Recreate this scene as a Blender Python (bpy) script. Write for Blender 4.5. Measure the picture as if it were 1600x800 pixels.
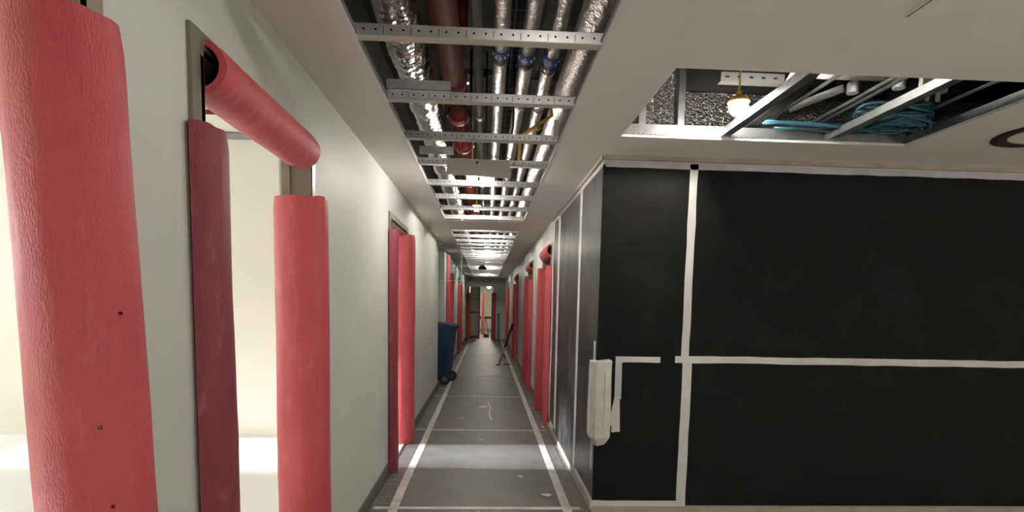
import bpy, math, random
from mathutils import Vector, Matrix, noise
random.seed(7)
S = bpy.context.scene
for o in list(bpy.data.objects): bpy.data.objects.remove(o, do_unlink=True)
COL = S.collection
PI = math.pi

# ------------------------------------------------------------------ camera
F, CY = 860.0, 553.4
YAW, PITCH, ROLL = 0.04779, -0.0916, 0.02021
cam_d = bpy.data.cameras.new('camera'); cam = bpy.data.objects.new('camera', cam_d); COL.objects.link(cam)
cam_d.sensor_fit = 'HORIZONTAL'; cam_d.sensor_width = 36.0
cam_d.lens = 36.0 * F / 1600.0
cam_d.shift_y = (CY - 400.0) / 1600.0
cam_d.clip_start = 0.02; cam_d.clip_end = 200
_f = Vector((math.sin(YAW) * math.cos(PITCH), math.cos(YAW) * math.cos(PITCH), math.sin(PITCH)))
_r = Vector((math.cos(YAW), -math.sin(YAW), 0)); _u = _r.cross(_f)
_r2 = _r * math.cos(ROLL) + _u * math.sin(ROLL); _u2 = -_r * math.sin(ROLL) + _u * math.cos(ROLL)
cam.matrix_world = Matrix(((_r2.x, _u2.x, -_f.x, 0), (_r2.y, _u2.y, -_f.y, 0), (_r2.z, _u2.z, -_f.z, 1.4), (0, 0, 0, 1)))
S.camera = cam

# ------------------------------------------------------------------ world, daylight, exposure
W = bpy.data.worlds.new('world'); S.world = W; W.use_nodes = True
W.node_tree.nodes['Background'].inputs[0].default_value = (0.80, 0.90, 1.0, 1)
W.node_tree.nodes['Background'].inputs[1].default_value = 1.5
S.view_settings.view_transform = 'Standard'; S.view_settings.look = 'None'
S.view_settings.gamma = 1.0; S.view_settings.use_curve_mapping = False
S.view_settings.exposure = 0.28

def area(name, loc, rot, sx, sy, power, col):
    d = bpy.data.lights.new(name, 'AREA'); d.shape = 'RECTANGLE'; d.size = sx; d.size_y = sy
    d.energy = power; d.color = col
    o = bpy.data.objects.new(name, d); COL.objects.link(o); o.location = loc; o.rotation_euler = rot
    return o
# daylight entering the windows of the left-hand room (windows in the wall x = -7)
area('window_daylight', (-7.05, 5.0, 1.75), (0, -PI / 2, 0), 1.7, 0.9, 65, (0.90, 0.96, 1.0))
area('window_daylight', (-7.05, 1.0, 1.75), (0, -PI / 2, 0), 1.7, 1.0, 100, (1.0, 0.97, 0.90))

sun_d = bpy.data.lights.new('sun', 'SUN'); sun_d.energy = 22; sun_d.angle = math.radians(6.0); sun_d.color = (0.97, 0.98, 1.0)
sun = bpy.data.objects.new('sun', sun_d); COL.objects.link(sun); sun.location = (-12, 5, 6)
sun.rotation_euler = Vector((-1.0, 0.0, 0.30)).to_track_quat('Z', 'Y').to_euler()

BULB = 420.0            # radiance of a festoon bulb

# ------------------------------------------------------------------ materials
MATS = {}
def new_mat(name):
    m = bpy.data.materials.new(name); m.use_nodes = True
    nt = m.node_tree; b = nt.nodes['Principled BSDF']
    MATS[name] = m
    return m, nt, b
def N(nt, t, **kw):
    n = nt.nodes.new(t)
    for k, v in kw.items():
        if k in n.inputs: n.inputs[k].default_value = v
        else: setattr(n, k, v)
    return n
def rgb(c): return (c[0], c[1], c[2], 1)
def basic(name, col, rough=0.6, metal=0.0, var=0.0, scale=6.0, bump=0.0, bscale=80.0, stretch=(1, 1, 1), col2=None, spec=0.5, detail=4.0, lo=0.35, hi=0.65):
    m, nt, b = new_mat(name)
    b.inputs['Roughness'].default_value = rough; b.inputs['Metallic'].default_value = metal
    b.inputs['Specular IOR Level'].default_value = spec
    b.inputs['Base Color'].default_value = rgb(col)
    tc = N(nt, 'ShaderNodeTexCoord'); mp = N(nt, 'ShaderNodeMapping'); mp.inputs['Scale'].default_value = stretch
    nt.links.new(tc.outputs['Object'], mp.inputs['Vector'])
    if var > 0 or col2:
        n = N(nt, 'ShaderNodeTexNoise', Scale=scale, Detail=detail); nt.links.new(mp.outputs[0], n.inputs['Vector'])
        r = N(nt, 'ShaderNodeValToRGB')
        c2 = col2 if col2 else tuple(min(1, c * (1 + var)) for c in col)
        c1 = col if col2 else tuple(c * (1 - var) for c in col)
        r.color_ramp.elements[0].color = rgb(c1); r.color_ramp.elements[1].color = rgb(c2)
        r.color_ramp.elements[0].position = lo; r.color_ramp.elements[1].position = hi
        nt.links.new(n.outputs['Fac'], r.inputs[0]); nt.links.new(r.outputs[0], b.inputs['Base Color'])
    if bump > 0:
        n2 = N(nt, 'ShaderNodeTexNoise', Scale=bscale, Detail=3.0); nt.links.new(mp.outputs[0], n2.inputs['Vector'])
        bp = N(nt, 'ShaderNodeBump', Strength=bump, Distance=0.01)
        nt.links.new(n2.outputs['Fac'], bp.inputs['Height']); nt.links.new(bp.outputs[0], b.inputs['Normal'])
    return m
basic('plaster_wall', (0.60, 0.62, 0.59), 0.55, var=0.03, scale=1.5, bump=0.06, bscale=220)
basic('plaster_ceiling', (0.78, 0.755, 0.71), 0.75, var=0.03, scale=1.0, bump=0.04, bscale=150)
basic('plaster_room', (0.80, 0.77, 0.68), 0.7, var=0.02, scale=1.0)
basic('room_floor', (0.80, 0.80, 0.78), 0.4, var=0.03, scale=2.0)
basic('lobby_floor', (0.55, 0.53, 0.50), 0.6, var=0.1)
basic('concrete', (0.10, 0.095, 0.09), 0.9, var=0.25, scale=4, bump=0.3, bscale=30)
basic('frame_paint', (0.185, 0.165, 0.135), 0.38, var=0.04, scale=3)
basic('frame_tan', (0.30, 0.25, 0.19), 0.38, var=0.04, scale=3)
basic('baseboard_grey', (0.12, 0.12, 0.105), 0.5, var=0.05)
basic('beige_strip', (0.38, 0.33, 0.26), 0.6, var=0.15, scale=5)
basic('white_tape', (0.62, 0.61, 0.60), 0.5, var=0.10, scale=5, bump=0.15, bscale=40)
basic('floor_tape', (0.55, 0.53, 0.50), 0.5, var=0.16, scale=9, bump=0.1, bscale=60)
basic('lilac_tape', (0.50, 0.49, 0.55), 0.5, var=0.1, scale=9)
basic('cloth_white', (0.60, 0.585, 0.55), 0.75, var=0.07, scale=12, bump=0.35, bscale=25)
basic('red_pipe', (0.13, 0.026, 0.015), 0.7, var=0.15, scale=3, spec=0.12)
basic('red_flange', (0.17, 0.018, 0.013), 0.55, var=0.15, scale=8, spec=0.25)
basic('grey_pipe', (0.10, 0.10, 0.105), 0.45, var=0.2, scale=8)
basic('blue_band', (0.02, 0.07, 0.24), 0.4)
basic('dark_rubber', (0.015, 0.015, 0.016), 0.6)
basic('bin_blue', (0.012, 0.045, 0.115), 0.42, var=0.08)
basic('yellow', (0.72, 0.47, 0.05), 0.5, var=0.1)
basic('orange_cap', (0.75, 0.40, 0.07), 0.45)
basic('white_plastic', (0.75, 0.74, 0.72), 0.35)
basic('rail_white', (0.30, 0.30, 0.29), 0.5)
basic('wood', (0.42, 0.25, 0.10), 0.55, var=0.2, scale=8, stretch=(1, 1, .1))
basic('teal_cable', (0.020, 0.080, 0.115), 0.45, var=0.2, scale=5)
basic('black_duct', (0.020, 0.020, 0.020), 0.55, var=0.3, scale=5)
basic('galvanised_dull', (0.33, 0.34, 0.35), 0.42, metal=0.9, var=0.12, scale=14, bump=0.05, bscale=60)
basic('grey_sheet', (0.30, 0.315, 0.31), 0.3, var=0.25, scale=3, stretch=(4, 4, .5))
basic('door_beige', (0.40, 0.35, 0.25), 0.5, var=0.05)
basic('kick_brown', (0.10, 0.055, 0.035), 0.6)
basic('blue_strip', (0.05, 0.07, 0.36), 0.5)
basic('paper', (0.75, 0.74, 0.70), 0.7)
basic('ink', (0.30, 0.30, 0.30), 0.7)
basic('green_pole', (0.10, 0.22, 0.17), 0.5)
basic('puncture', (0.10, 0.006, 0.010), 0.9)
basic('board_card', (0.52, 0.48, 0.43), 0.7, var=0.05, scale=4)
basic('speaker_dark', (0.03, 0.03, 0.06), 0.5)
basic('coral', (0.50, 0.10, 0.07), 0.5, var=.2)
basic('ring_dark', (0.035, 0.03, 0.03), 0.5)

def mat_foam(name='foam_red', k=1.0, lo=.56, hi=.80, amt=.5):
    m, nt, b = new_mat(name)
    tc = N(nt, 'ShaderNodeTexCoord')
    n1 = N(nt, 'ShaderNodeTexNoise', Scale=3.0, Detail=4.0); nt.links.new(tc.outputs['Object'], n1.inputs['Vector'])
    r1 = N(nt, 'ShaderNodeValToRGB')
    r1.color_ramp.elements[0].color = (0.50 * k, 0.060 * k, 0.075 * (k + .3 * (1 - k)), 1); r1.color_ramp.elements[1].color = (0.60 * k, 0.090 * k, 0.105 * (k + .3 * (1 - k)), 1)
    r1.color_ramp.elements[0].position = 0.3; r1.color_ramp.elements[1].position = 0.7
    nt.links.new(n1.outputs['Fac'], r1.inputs[0])
    # dusty pale scuffs
    mp = N(nt, 'ShaderNodeMapping'); mp.inputs['Scale'].default_value = (1, 1, 0.45)
    nt.links.new(tc.outputs['Object'], mp.inputs['Vector'])
    n2 = N(nt, 'ShaderNodeTexNoise', Scale=9.0, Detail=6.0, Roughness=0.6, Distortion=1.2); nt.links.new(mp.outputs[0], n2.inputs['Vector'])
    r2 = N(nt, 'ShaderNodeValToRGB'); r2.color_ramp.elements[0].position = lo; r2.color_ramp.elements[1].position = hi
    r2.color_ramp.elements[0].color = (0, 0, 0, 1); r2.color_ramp.elements[1].color = (amt, amt, amt, 1)
    nt.links.new(n2.outputs['Fac'], r2.inputs[0])
    mx = N(nt, 'ShaderNodeMix', data_type='RGBA'); mx.inputs[7].default_value = (0.68, 0.24, 0.24, 1)
    nt.links.new(r2.outputs[0], mx.inputs[0]); nt.links.new(r1.outputs[0], mx.inputs[6]); nt.links.new(mx.outputs[2], b.inputs['Base Color'])
    b.inputs['Roughness'].default_value = 0.5
    b.inputs['Sheen Weight'].default_value = 0.12; b.inputs['Sheen Tint'].default_value = (1, .6, .6, 1)
    n3 = N(nt, 'ShaderNodeTexNoise', Scale=260.0, Detail=3.0); nt.links.new(mp.outputs[0], n3.inputs['Vector'])
    bp = N(nt, 'ShaderNodeBump', Strength=0.5, Distance=0.006); nt.links.new(n3.outputs['Fac'], bp.inputs['Height'])
    nt.links.new(bp.outputs[0], b.inputs['Normal'])
mat_foam()
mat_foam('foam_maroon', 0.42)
mat_foam('foam_dusty', 1.0, .50, .70, .7)

def mat_foil(name, col, vs, strength, rough):
    m, nt, b = new_mat(name)
    tc = N(nt, 'ShaderNodeTexCoord')
    n = N(nt, 'ShaderNodeTexNoise', Scale=vs * 0.6, Detail=4.0); nt.links.new(tc.outputs['Object'], n.inputs['Vector'])
    ad = N(nt, 'ShaderNodeMix', data_type='VECTOR'); ad.inputs[0].default_value = 0.06
    nt.links.new(tc.outputs['Object'], ad.inputs[4]); nt.links.new(n.outputs['Color'], ad.inputs[5])
    v = N(nt, 'ShaderNodeTexVoronoi', Scale=vs); nt.links.new(ad.outputs[1], v.inputs['Vector'])
    bp = N(nt, 'ShaderNodeBump', Strength=strength, Distance=0.02)
    nt.links.new(v.outputs['Distance'], bp.inputs['Height']); nt.links.new(bp.outputs[0], b.inputs['Normal'])
    b.inputs['Base Color'].default_value = rgb(col); b.inputs['Metallic'].default_value = 1.0; b.inputs['Roughness'].default_value = rough
mat_foil('foil', (0.44, 0.42, 0.42), 26, 0.55, 0.24)
mat_foil('foil_pipe', (0.46, 0.42, 0.41), 45, 0.30, 0.36)
mat_foil('foil_board', (0.62, 0.60, 0.58), 60, 0.9, 0.20)

def mat_channel():
    """galvanised channel with punched holes and slots every 100 mm along local X (flat perforation)"""
    m, nt, b = new_mat('galvanised_channel')
    tc = N(nt, 'ShaderNodeTexCoord'); sp = N(nt, 'ShaderNodeSeparateXYZ'); nt.links.new(tc.outputs['Object'], sp.inputs[0])
    def math_(op, a, bb=None, c=None):
        n = N(nt, 'ShaderNodeMath', operation=op)
        for i, q in enumerate((a, bb, c)):
            if q is None: continue
            if isinstance(q, (int, float)): n.inputs[i].default_value = q
            else: nt.links.new(q, n.inputs[i])
        return n.outputs[0]
    px = math_('MODULO', math_('ADD', sp.outputs[0], 10.0), 0.1)
    def hole(cx, r):
        dx = math_('SUBTRACT', px, cx); dz = math_('SUBTRACT', sp.outputs[2], 0.020)
        d = math_('SQRT', math_('ADD', math_('MULTIPLY', dx, dx), math_('MULTIPLY', dz, dz)))
        return math_('LESS_THAN', d, r)
    slot = math_('LESS_THAN', math_('ABSOLUTE', math_('SUBTRACT', px, 0.05)), 0.0012)
    slot = math_('MULTIPLY', slot, math_('LESS_THAN', sp.outputs[2], 0.030))
    mask = math_('MAXIMUM', math_('MAXIMUM', hole(0.022, 0.0042), hole(0.078, 0.0042)), slot)
    mask = math_('MULTIPLY', mask, math_('GREATER_THAN', sp.outputs[2], 0.004))
    n = N(nt, 'ShaderNodeTexNoise', Scale=25.0, Detail=3.0); nt.links.new(tc.outputs['Object'], n.inputs['Vector'])
    r = N(nt, 'ShaderNodeValToRGB'); r.color_ramp.elements[0].color = (0.62, 0.65, 0.67, 1); r.color_ramp.elements[1].color = (0.88, 0.90, 0.91, 1)
    nt.links.new(n.outputs['Fac'], r.inputs[0])
    mx = N(nt, 'ShaderNodeMix', data_type='RGBA'); mx.inputs[7].default_value = (0.01, 0.01, 0.01, 1)
    nt.links.new(mask, mx.inputs[0]); nt.links.new(r.outputs[0], mx.inputs[6]); nt.links.new(mx.outputs[2], b.inputs['Base Color'])
    b.inputs['Metallic'].default_value = 0.92; b.inputs['Roughness'].default_value = 0.33
mat_channel()

def mat_black(name, base, hi, rough, streak, spec):
    m, nt, b = new_mat(name)
    tc = N(nt, 'ShaderNodeTexCoord'); mp = N(nt, 'ShaderNodeMapping'); mp.inputs['Scale'].default_value = streak
    nt.links.new(tc.outputs['Object'], mp.inputs['Vector'])
    n = N(nt, 'ShaderNodeTexNoise', Scale=3.0, Detail=8.0, Roughness=0.65, Distortion=0.8); nt.links.new(mp.outputs[0], n.inputs['Vector'])
    r = N(nt, 'ShaderNodeValToRGB'); r.color_ramp.elements[0].position = 0.50; r.color_ramp.elements[1].position = 0.78
    r.color_ramp.elements[0].color = rgb(base); r.color_ramp.elements[1].color = rgb(hi)
    nt.links.new(n.outputs['Fac'], r.inputs[0]); nt.links.new(r.outputs[0], b.inputs['Base Color'])
    b.inputs['Roughness'].default_value = rough; b.inputs['Specular IOR Level'].default_value = spec
    n2 = N(nt, 'ShaderNodeTexNoise', Scale=2.0, Detail=3.0); nt.links.new(mp.outputs[0], n2.inputs['Vector'])
    bp = N(nt, 'ShaderNodeBump', Strength=0.25, Distance=0.02); nt.links.new(n2.outputs['Fac'], bp.inputs['Height']); nt.links.new(bp.outputs[0], b.inputs['Normal'])
mat_black('black_sheet', (0.0065, 0.0065, 0.0068), (0.014, 0.014, 0.0145), 0.6, (1, 1, 1), 0.12)
mat_black('black_sheet_glossy', (0.018, 0.018, 0.019), (0.12, 0.12, 0.12), 0.33, (1.3, 1.3, 0.5), 0.45)

def mat_floor():
    m, nt, b = new_mat('protection_sheet')
    tc = N(nt, 'ShaderNodeTexCoord'); oi = N(nt, 'ShaderNodeObjectInfo')
    n = N(nt, 'ShaderNodeTexNoise', Scale=5.0, Detail=8.0, Roughness=0.65); nt.links.new(tc.outputs['Object'], n.inputs['Vector'])
    r = N(nt, 'ShaderNodeValToRGB'); r.color_ramp.elements[0].position = 0.3; r.color_ramp.elements[1].position = 0.75
    r.color_ramp.elements[0].color = (0.085, 0.086, 0.086, 1); r.color_ramp.elements[1].color = (0.150, 0.150, 0.148, 1)
    nt.links.new(n.outputs['Fac'], r.inputs[0])
    hs = N(nt, 'ShaderNodeHueSaturation'); mr = N(nt, 'ShaderNodeMapRange'); mr.inputs[3].default_value = 0.85; mr.inputs[4].default_value = 1.15
    nt.links.new(oi.outputs['Random'], mr.inputs[0]); nt.links.new(mr.outputs[0], hs.inputs['Value'])
    nt.links.new(r.outputs[0], hs.inputs['Color']); nt.links.new(hs.outputs[0], b.inputs['Base Color'])
    b.inputs['Roughness'].default_value = 0.5
    n2 = N(nt, 'ShaderNodeTexNoise', Scale=14.0, Detail=4.0); nt.links.new(tc.outputs['Object'], n2.inputs['Vector'])
    bp = N(nt, 'ShaderNodeBump', Strength=0.2, Distance=0.01); nt.links.new(n2.outputs['Fac'], bp.inputs['Height']); nt.links.new(bp.outputs[0], b.inputs['Normal'])
mat_floor()

def mat_glass():
    m, nt, b = new_mat('glass_pale_green')
    b.inputs['Base Color'].default_value = (0.86, 0.97, 0.92, 1); b.inputs['Transmission Weight'].default_value = 1.0
    b.inputs['Roughness'].default_value = 0.0; b.inputs['IOR'].default_value = 1.45
    m, nt, b = new_mat('glass_edge')
    b.inputs['Base Color'].default_value = (0.55, 0.68, 0.60, 1); b.inputs['Roughness'].default_value = 0.2
mat_glass()
def mat_emit(name, col, s):
    m, nt, b = new_mat(name)
    b.inputs['Base Color'].default_value = rgb(col); b.inputs['Emission Color'].default_value = rgb(col); b.inputs['Emission Strength'].default_value = s
mat_emit('bulb_glow', (1.0, 0.93, 0.83), BULB)

# ------------------------------------------------------------------ mesh helpers
def link(name, mesh, mat, parent=None, loc=(0, 0, 0), smooth=False):
    o = bpy.data.objects.new(name, mesh); COL.objects.link(o)
    if mat and not mesh.materials: mesh.materials.append(MATS[mat])
    if parent: o.parent = parent
    o.location = loc
    if smooth:
        for p in mesh.polygons: p.use_smooth = True
    return o
class MB:
    def __init__(s): s.v = []; s.f = []
    def box(s, x0, x1, y0, y1, z0, z1):
        b = len(s.v)
        s.v += [(x0, y0, z0), (x1, y0, z0), (x1, y1, z0), (x0, y1, z0), (x0, y0, z1), (x1, y0, z1), (x1, y1, z1), (x0, y1, z1)]
        s.f += [tuple(b + i for i in q) for q in ((0, 3, 2, 1), (4, 5, 6, 7), (0, 1, 5, 4), (1, 2, 6, 5), (2, 3, 7, 6), (3, 0, 4, 7))]
        return s
    def prism(s, pts, axis, a0, a1):
        """extrude a 2D polygon along axis"""
        b = len(s.v); n = len(pts)
        for a in (a0, a1):
            for (p, q) in pts:
                s.v.append({'x': (a, p, q), 'y': (p, a, q), 'z': (p, q, a)}[axis])
        s.f.append(tuple(b + i for i in range(n))[::-1]); s.f.append(tuple(b + n + i for i in range(n)))
        for i in range(n):
            j = (i + 1) % n; s.f.append((b + i, b + j, b + n + j, b + n + i))
        return s
    def tube(s, pts, r, n=10, caps=True, rfun=None):
        pts = [Vector(p) for p in pts]; b = len(s.v); m = len(pts)
        t0 = (pts[1] - pts[0]).normalized()
        ref = Vector((0, 0, 1)) if abs(t0.z) < 0.9 else Vector((1, 0, 0))
        u = t0.cross(ref).normalized()
        for k, p in enumerate(pts):
            t = ((pts[min(k + 1, m - 1)] - pts[max(k - 1, 0)])).normalized()
            u = (u - t * u.dot(t)).normalized(); w = t.cross(u)
            for i in range(n):
                a = 2 * PI * i / n
                rr = r if rfun is None else rfun(k, a, p)
                s.v.append(tuple(p + (u * math.cos(a) + w * math.sin(a)) * rr))
        for k in range(m - 1):
            for i in range(n):
                j = (i + 1) % n
                s.f.append((b + k * n + i, b + k * n + j, b + (k + 1) * n + j, b + (k + 1) * n + i))
        if caps:
            s.f.append(tuple(b + i for i in range(n))[::-1]); s.f.append(tuple(b + (m - 1) * n + i for i in range(n)))
        return s
    def lathe(s, prof, c, axis='z', n=20):
        """prof: list of (r, h)"""
        b = len(s.v); m = len(prof)
        for r, h in prof:
            for i in range(n):
                a = 2 * PI * i / n; p, q = r * math.cos(a), r * math.sin(a)
                d = {'z': (p, q, h), 'y': (p, h, q), 'x': (h, p, q)}[axis]
                s.v.append((c[0] + d[0], c[1] + d[1], c[2] + d[2]))
        for k in range(m - 1):
            for i in range(n):
                j = (i + 1) % n
                s.f.append((b + k * n + i, b + k * n + j, b + (k + 1) * n + j, b + (k + 1) * n + i))
        s.f.append(tuple(b + i for i in range(n))[::-1]); s.f.append(tuple(b + (m - 1) * n + i for i in range(n)))
        return s
    def mesh(s, name):
        me = bpy.data.meshes.new(name); me.from_pydata(s.v, [], s.f); me.validate(); me.update()
        import bmesh
        bm = bmesh.new(); bm.from_mesh(me); bmesh.ops.recalc_face_normals(bm, faces=bm.faces); bm.to_mesh(me); bm.free()
        return me
    def build(s, name, mat, parent=None, loc=(0, 0, 0), smooth=False):
        return link(name, s.mesh(name), mat, parent, loc, smooth)
def autosmooth(o, ang=35):
    me = o.data
    for p in me.polygons: p.use_smooth = True
    import bmesh
    bm = bmesh.new(); bm.from_mesh(me)
    for e in bm.edges:
        if len(e.link_faces) == 2 and e.calc_face_angle(0) > math.radians(ang): e.smooth = False
    bm.to_mesh(me); bm.free()
    return o
def empty(name, loc=(0, 0, 0)):
    o = bpy.data.objects.new(name, None); COL.objects.link(o); o.location = loc; o.empty_display_size = 0.05
    return o
def tag(o, label, cat, group=None):
    o['label'] = label; o['category'] = cat
    if group: o['group'] = group
    return o
def struct(o, label=None):
    o['kind'] = 'structure'
    if label: o['label'] = label
    return o

# ------------------------------------------------------------------ dimensions
LX, RX, T = -0.78, 0.74, 0.13        # corridor wall faces, wall thickness
CZ, SL = 2.36, 3.2                   # ceiling, slab
BW = 3.60                            # plane of the black wall facing the lobby
END = 21.4
CL, CR = -0.50, 0.42                 # corridor ceiling opening
HEAD = 2.04                          # clear height of doors
L_DOORS = [(0.20, 1.12), (1.58, 2.48), (4.50, 5.42), (10.8, 11.72), (15.0, 15.92)]
R_DOORS = [(6.36, 7.24), (8.95, 9.85), (13.0, 13.9), (18.2, 19.1)]

# ------------------------------------------------------------------ shell
struct(MB().box(-7.2, 6.2, -4.2, 33, -0.30, -0.02).build('floor_slab', 'lobby_floor'), 'bare floor slab under the building')
floor = struct(empty('floor', (0, 0, -0.02)), 'grey protective sheeting taped over the corridor floor')
def fl(mb, name, mat): return mb.build(name, mat, floor, (0, 0, 0.02))
fl(MB().box(LX, RX, -4, END + 9, -0.02, 0.0), 'floor_base', 'baseboard_grey')
fl(MB().box(RX, 6, -4, BW, -0.02, 0.0), 'lobby_floor', 'lobby_floor')
fl(MB().box(-7, LX, -2.5, 5.6, -0.02, 0.002), 'room_floor', 'room_floor')
seams = [-3.6, -0.95, 1.35, 3.65, 5.97, 8.17, 10.5, 12.8, 15.1, 17.4, 19.6, END]
for i in range(len(seams) - 1):
    a, b = seams[i] + 0.004, seams[i + 1] - 0.004
    for (x0, x1) in ((LX + 0.012, -0.612), (-0.604, 0.566), (0.574, RX - 0.05)):
        o = MB().box(-(x1 - x0) / 2, (x1 - x0) / 2, -(b - a) / 2, (b - a) / 2, 0, 0.004).build('floor_sheet', 'protection_sheet', floor, ((x0 + x1) / 2, (a + b) / 2, 0.02))
# tapes
def strip(pts, w, z0, z1, rnd=0.0):
    """wavy ribbon along +Y through (x,y) points"""
    mb = MB(); n = len(pts)
    for (x, y) in pts:
        j = random.uniform(-rnd, rnd)
        mb.v += [(x - w / 2 + j, y, z0), (x + w / 2 + j, y, z0), (x - w / 2 + j, y, z1), (x + w / 2 + j, y, z1)]
    for k in range(n - 1):
        b = 4 * k; c = b + 4
        mb.f += [(b + 2, b + 3, c + 3, c + 2), (b, c, c + 1, b + 1), (b, b + 2, c + 2, c), (b + 1, c + 1, c + 3, b + 3)]
    mb.f += [(0, 1, 3, 2), (4 * n - 4, 4 * n - 2, 4 * n - 1, 4 * n - 3)]
    return mb
for x in (-0.608, 0.570):
    fl(strip([(x, y * 0.5) for y in range(-6, int(END * 2) + 1)], 0.062, 0.0045, 0.0055, 0.004), 'tape_strip', 'floor_tape')
for k, y in enumerate(seams[1:-1]):
    x0, x1 = (-0.745, 0.665) if k in (2,) else ((-0.76, 0.56) if k in (3, 4) else (-0.60, 0.56))
    w = 0.05 if k == 2 else (0.04 if k < 5 else 0.03)
    fl(MB().box(x0, x1, y - w / 2, y + w / 2, 0.0058, 0.0066), 'tape_strip', 'floor_tape')
fl(strip([(0.075, 6.5), (0.06, 6.9), (0.075, 7.3), (0.05, 7.55), (0.04, 7.7)], 0.018, 0.0045, 0.005, .006), 'chalk_mark', 'floor_tape')
fl(MB().box(-0.76, -0.62, 8.9, 8.94, 0.0045, 0.005), 'tape_strip', 'floor_tape')
fl(MB().box(0.60, 0.69, 5.98, 6.01, 0.0045, 0.005), 'tape_strip', 'floor_tape')
fl(MB().box(0.59, 0.69, 7.25, 7.27, 0.0045, 0.005), 'tape_strip', 'floor_tape')
# printed marks on the sheet by the left wall
fl(MB().box(-0.752, -0.749, 3.72, 4.36, 0.0045, 0.0048).box(-0.752, -0.63, 4.36, 4.368, 0.0045, 0.0048), 'print_line', 'ink')
for y in (3.66, 3.74, 3.80, 3.86, 4.14, 4.17, 4.46):
    for k in range(5):
        x = -0.735 + k * 0.022
        fl(MB().box(x, x + random.uniform(.008, .018), y, y + 0.009, 0.0045, 0.0048), 'print_line', 'ink')
for k in range(7):
    x = 0.615 + k * 0.010; fl(MB().box(x, x + .006, 3.62 + (k % 2) * .01, 3.65, 0.0067, 0.0069), 'print_line', 'ink')
cu = bpy.data.curves.new('print', 'FONT'); cu.body = 'HON'; cu.size = 0.075
to = bpy.data.objects.new('print_tmp', cu); COL.objects.link(to)
bpy.context.view_layer.update()
me = bpy.data.meshes.new_from_object(to.evaluated_get(bpy.context.evaluated_depsgraph_get())); bpy.data.objects.remove(to)
po = link('printed_letters', me, 'ink', floor, (-0.738, 4.22, 0.0251)); po.scale = (0.75, 1.5, 1)

# walls with door holes: boxes joined into one mesh per wall
def wall_y(name, x0, x1, y0, y1, holes, z1, mat, gap=0.02, label=None):
    mb = MB(); y = y0
    for (a, b) in holes:
        mb.box(x0, x1, y, a - gap, 0, z1); mb.box(x0, x1, a - gap, b + gap, HEAD + gap, z1); y = b + gap
    mb.box(x0, x1, y, y1, 0, z1)
    return struct(mb.build(name, mat), label)
wl = wall_y('wall_left', LX - T, LX, -4, 8.95, L_DOORS[:3], SL, 'plaster_wall', label='pale grey plaster corridor wall with three doorways on the left')
wall_y('wall_left_far', LX - T, LX, 10.2, END, L_DOORS[3:], SL, 'plaster_wall', label='pale plaster wall beyond the recess on the left')
struct(MB().box(-1.35, -1.22, 8.95, 10.2, 0, SL).box(-1.35, LX - T, 8.82, 8.95, 0, SL).box(-1.35, LX - T, 10.2, 10.33, 0, SL).build('wall_recess', 'plaster_wall'), 'pale back wall of the recess holding the bin')
wr = wall_y('wall_right', RX, RX + T, BW + T, END, R_DOORS, SL, 'plaster_wall', label='right corridor wall covered with sheeting and doorways')
wb = struct(MB().box(RX, 6, BW, BW + T, 0, SL).build('wall_lobby', 'plaster_wall'), 'lobby wall covered in black sheets facing the camera')
struct(MB().box(LX - T, 6.1, -4.13, -4, 0, SL).build('wall_back', 'plaster_wall'), 'plain wall behind the lobby')
struct(MB().box(6, 6.13, -4, BW, 0, SL).build('wall_lobby_side', 'plaster_wall'), 'plain side wall of the lobby')
struct(MB().box(-7.2, 6.2, -4.2, 33, SL, SL + 0.2).build('ceiling_slab', 'concrete'), 'dark concrete slab above the ceiling void')
# left room (daylit)
struct(MB().box(-7.1, LX - T, 5.6, 5.73, 0, SL).build('wall_room_far', 'plaster_room'), 'bright cream wall of the daylit room on the left')
struct(MB().box(-7.1, LX - T, -2.63, -2.5, 0, SL).build('wall_room_near', 'plaster_room'), 'cream wall of the daylit room behind the camera')
struct(MB().box(LX - T - 0.012, LX - T, -2.5, 0.10, 0, SL).box(LX - T - 0.012, LX - T, 2.58, 4.40, 0, SL).build('wall_room_lining', 'plaster_room'), 'cream lining of the room side of the corridor wall')
wx = MB()
wins = [(0.5, 1.5), (4.55, 5.45)]
y = -2.5
for a, b in wins:
    wx.box(-7.13, -7, y, a, 0, SL); wx.box(-7.13, -7, a, b, 0, 0.9); wx.box(-7.13, -7, a, b, 2.6, SL); y = b
wx.box(-7.13, -7, y, 5.6, 0, SL)
struct(wx.build('wall_room_outer', 'plaster_room'), 'outer wall of the daylit room with windows')
for i, (a, b) in enumerate(wins):
    w = struct(empty('window_%d' % (i + 1), (-7.06, (a + b) / 2, 0.9)), 'window of the daylit room')
    h = (b - a) / 2
    MB().box(-.03, .03, -h, -h + .05, 0, 1.7).box(-.03, .03, h - .05, h, 0, 1.7).box(-.03, .03, -h, h, 0, .05).box(-.03, .03, -h, h, 1.65, 1.7).build('window_frame', 'white_plastic', w)
struct(MB().box(-7, LX - T, -2.5, 5.6, 2.985, 3.0).build('ceiling_room', 'plaster_room'), 'cream ceiling of the daylit room')
struct(MB().box(-7, LX - T, 5.56, 5.60, 2.925, 2.975).build('trim_1', 'galvanised_dull'), 'metal angle along the top of the room wall')
for x in (-2.75, -3.6, -4.45):
    struct(MB().box(x - .03, x + .03, 2.0, 5.56, 2.925, 2.965).build('trim_2', 'galvanised_channel'), 'bare metal ceiling channel in the daylit room')
tag(MB().tube([(-5, 4.9, 2.95), (-1.2, 4.9, 2.95)], 0.02, 8).build('sprinkler_pipe', 'red_flange', smooth=True), 'thin red pipe under the ceiling of the daylit room', 'pipe')
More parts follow.
